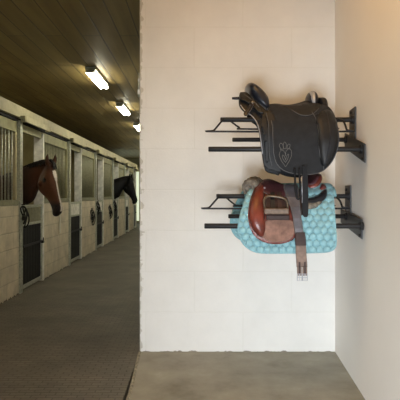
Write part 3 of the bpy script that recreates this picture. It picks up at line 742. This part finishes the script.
panel('knee_roll', [(262, 184), (255.8, 189.5), (252, 198), (249.8, 208), (249.6, 217), (252, 227), (257.5, 234), (262.5, 236.5), (265, 229), (264.6, 219), (264, 207), (263.5, 196), (265, 189)], ds, M['tan'], t, off=.018, thick=.008, puff=(.028, 7), **kw)
panel('suede_patch', [(266, 221), (275, 219.5), (286, 220), (295, 222), (295.5, 230), (291.5, 237.8), (283, 241.6), (273, 242), (264.5, 239), (259.5, 234), (262, 227)], ds, M['suede'], t, off=.022, thick=.004, **kw)
line('flap_stitching', [(264, 189), (264.4, 200), (265, 214), (262.5, 226), (257, 236)], ds, M['girth_b'], t, .030, .0028)
panel('skirt', [(261, 184.5), (264, 181.5), (270, 180.5), (279, 183.5), (289, 187.5), (292, 190), (290, 196), (283, 197), (275, 196.5), (267, 193.5), (261.5, 189.5)], ds, M['plum'], t, off=.030, thick=.008, **kw)
line('skirt_seam', [(261.5, 190), (267, 194.2), (275, 197.3), (283, 197.8), (290, 197)], ds, M['thread'], t, .038, .0016)
c = P(264.5, 188, ds(264.5, 188, .04)); b = B(); bmesh.ops.create_uvsphere(b, u_segments=12, v_segments=8, radius=.007, matrix=Matrix.Translation(c)); obj('stud', b, M['silver'], t, smooth=True)
bulge('cantle', [(300, 186), (307, 182.5), (313.5, 177.5), (317, 174), (321.2, 173), (321.8, 178), (318.5, 184), (312.5, 188.5), (306, 191), (300, 191.5)], .19, YL, M['tan'], t, base=(314, 186), power=4, d0=YL-.1)
bulge('cantle_lining', [(300, 184.5), (306, 181), (311, 177.5), (315, 173.8), (319, 173), (316, 177.5), (311, 182), (306, 185), (300, 187)], .192, YL, M['plum'], t, base=(312, 184), power=4, d0=YL-.1)
bulge('cantle_roll', [(302, 193.5), (309, 192), (315, 188), (319.5, 183.2), (323.5, 182.8), (326.6, 187), (325.4, 192), (319.5, 196.2), (311, 199), (302, 199.5)], .21, YL, M['plum_red'], t, base=(316, 192), power=4, d0=YL-.1)
panel('tree_lining', [(303, 202), (314, 202.5), (321.5, 201), (318, 206), (311, 208.4), (303, 208.5)], ds, M['fleece'], t, off=.0, thick=.01, puff=(.02, 4), **kw)
panel('rear_panel', [(303, 197), (309, 198.5), (317, 196), (324, 191), (326.6, 190.5), (326.2, 196), (322.5, 200.5), (315, 203.6), (303, 204.5)], ds, M['blk_gloss'], t, off=-.002, thick=.01, puff=(.022, 5), **kw)
bulge('head', [(258, 188), (259.5, 183), (263.5, 179.6), (268, 179), (270, 182), (266, 187), (261, 191)], .085, YL, M['tan'], t, base=(264, 188), power=2.4)
panel('stirrup_inner_shade', [(267, 196), (276, 199), (287, 200), (289, 206), (287, 214), (276, 215), (267, 213), (265.5, 204)], ds, M['girth_b'], t, off=.026, thick=.008, **kw)  # dark panel added for the shade inside the stirrup
# stirrup iron run up against the skirt
yS = 3.085
st = thing('tmp', 'x', 'x', (0, 0, 0)); bpy.data.objects.remove(st)
path = [P(265.2, 209.5, yS-.01), P(264.2, 203, yS), P(264.8, 198.5, yS+.01), P(268.5, 196.2, yS+.02), P(277, 196.8, yS+.02), P(283.8, 198.5, yS+.01), P(287, 202, yS), P(287.6, 209, yS-.01)]
b = B(); tube(b, smooth_path(path, 6), .0078, 10); S = obj('stirrup_iron', b, M['bronze'], t, smooth=True); S['label'] = 'tarnished metal stirrup'
b = B(); A0, A1 = P(263.8, 208.2, yS-.03), P(288.4, 214.2, yS-.03); box(b, A0.x, A1.x, yS-.055, yS-.005, A1.z, A0.z); obj('tread', b, M['tread'], S, bevel=.006)
b = B(); A0, A1 = P(266, 215, yS-.01), P(287, 218, yS-.01); box(b, A0.x, A1.x+.012, yS-.030, yS, A1.z-.012, A0.z); obj('tread_shade', b, M['girth_b'], S, bevel=.004)  # dark block stands in for the shade below the tread
for k, (xx, ww) in enumerate(((272.5, 4.5), (279.5, 4.8))):
    b = B(); ribbon(b, [P(xx, 192, ds(xx, 192, .045)), P(xx, 200, ds(xx, 200, .045)), P(xx+.5, 209, ds(xx, 209, .045))], (1, 0, 0), ww*3.1/F, .006, (0, -1, 0)); obj('stirrup_leather', b, M['girth_b'] if k else M['blk'], t)

# ------------------------------------------------------------------ girth hanging over the brown saddle
t = thing('girth', 'dark grey leather girth with brown buckled end hanging down the brown saddle', 'girth', (P(301, 0, 3.05).x, 3.05, P(0, 281, 3.05).z))
gp = [(290.5, 184.5), (291.2, 188), (293, 197), (295.4, 207), (297.2, 218), (298.8, 229), (300, 238), (300.4, 243)]
b = B(); q = [P(x, y, ds(x, y, .034)-.008) for x, y in gp]; ribbon(b, q, (1, 0, 0), [w*3.06/F for w in (14, 16, 14, 10.5, 9, 9, 9, 9)], .009, (0, -1, 0)); obj('strap', b, M['girth_g'], t)
for s in (-1, 1):
    b = B(); ww = [14, 16, 14, 10.5, 9, 9, 9, 9]; tube(b, [P(x+s*w*.42, y, ds(x, y, .034)-.015) for (x, y), w in zip(gp, ww)], .0018, 6); obj('stitching', b, M['thread'], t, smooth=True)
yg = ds(0, 243, .044)-.006
b = B(); ribbon(b, [P(300.2, 232.5, yg), P(300.4, 238, yg-.003), P(300.8, 245.5, yg)], (1, 0, 0), [9.4*yg/F, 11.2*yg/F, 11*yg/F], .014, (0, -1, 0)); obj('keeper', b, M['girth_b'], t, bevel=.002)
b = B(); ribbon(b, [P(300.8, 244, yg+.002), P(301.2, 255, yg+.002), P(301.8, 263, yg+.002), P(302, 267, yg+.002)], (1, 0, 0), [10.6*yg/F, 10.8*yg/F, 11*yg/F, 11*yg/F], .008, (0, -1, 0)); obj('webbing', b, M['girth_s'], t)
for x in (299.4, 304.8):
    b = B(); ribbon(b, [P(x, 266, yg+.002), P(x+.1, 271, yg+.002), P(x+.2, 275.5, yg+.002)], (1, 0, 0), [4.9*yg/F]*3, .008, (0, -1, 0)); obj('buckle_tab', b, M['girth_s'], t)
    b = B(); ribbon(b, [P(x+.2, 262, yg-.006), P(x+.2, 273.5, yg-.006)], (1, 0, 0), [1.8*yg/F]*2, .004, (0, -1, 0)); obj('tab_slot', b, M['girth_b'], t)
    b = B(); q = [P(x+.2+u, v_, yg-.002) for u, v_ in ((-2.3, 274), (2.3, 274), (2.3, 280.6), (-2.3, 280.6), (-2.3, 274))]; tube(b, q, .0028, 6); tube(b, [P(x+.2, 274, yg-.004), P(x+.2, 280.6, yg-.004)], .002, 6); tube(b, [P(x-2.1, 277.4, yg-.003), P(x+2.5, 277.4, yg-.003)], .0022, 6); obj('buckle', b, M['silver'], t)

# ------------------------------------------------------------------ light
def area(name, loc, target, sx, sy, power, col, spread=PI):
    l = bpy.data.lights.new(name, 'AREA'); l.shape = 'RECTANGLE'; l.size = sx; l.size_y = sy; l.energy = power; l.color = col; l.spread = spread
    o = bpy.data.objects.new(name, l); C.objects.link(o); o.location = loc
    o.rotation_euler = (Vector(target)-Vector(loc)).to_track_quat('-Z', 'Y').to_euler()
    return o
area('low_cool_fill', (-.1, -2.6, .45), (.75, 4.11, .10), .7, .8, 12, (.84, .92, 1.0), math.radians(75))  # unseen cool fill added for the lower block wall, no window modelled
area('right_wall_fill', (-.44, -1.4, .45), (1.1, 1.3, .22), 1.1, .8, 122, (.87, .935, 1.0), math.radians(82))  # fill light added to brighten the right wall, no window there
area('tack_room_ceiling_lamp', (.20, 2.6, 3.36), (.30, 3.0, 1.2), 1.2, 1.8, 31, (1., .55, .15))
for y in (7.0,): area('stall_fill_light', (-5.5, y, 2.0), (-2.3, y+.3, 1.3), .7, .9, 14, (1., .93, .62))  # added fill that brightens the inside of the first stall
w = bpy.data.worlds.new('World'); bpy.context.scene.world = w; w.use_nodes = True
w.node_tree.nodes['Background'].inputs[0].default_value = (.9, .93, 1, 1); w.node_tree.nodes['Background'].inputs[1].default_value = .3

# ------------------------------------------------------------------ camera
cam = bpy.data.cameras.new('Camera'); co = bpy.data.objects.new('Camera', cam); C.objects.link(co)
cam.sensor_width = 36; cam.lens = 45; co.location = (0, 0, CZ); co.rotation_euler = (PI/2, 0, 0)
cam.shift_x = (200-VX)/400; cam.shift_y = -(200-VY)/400; cam.clip_start = .05
sc = bpy.context.scene; sc.camera = co
sc.view_settings.view_transform = 'Standard'; sc.view_settings.look = 'None'; sc.view_settings.exposure = 0; sc.view_settings.gamma = 1
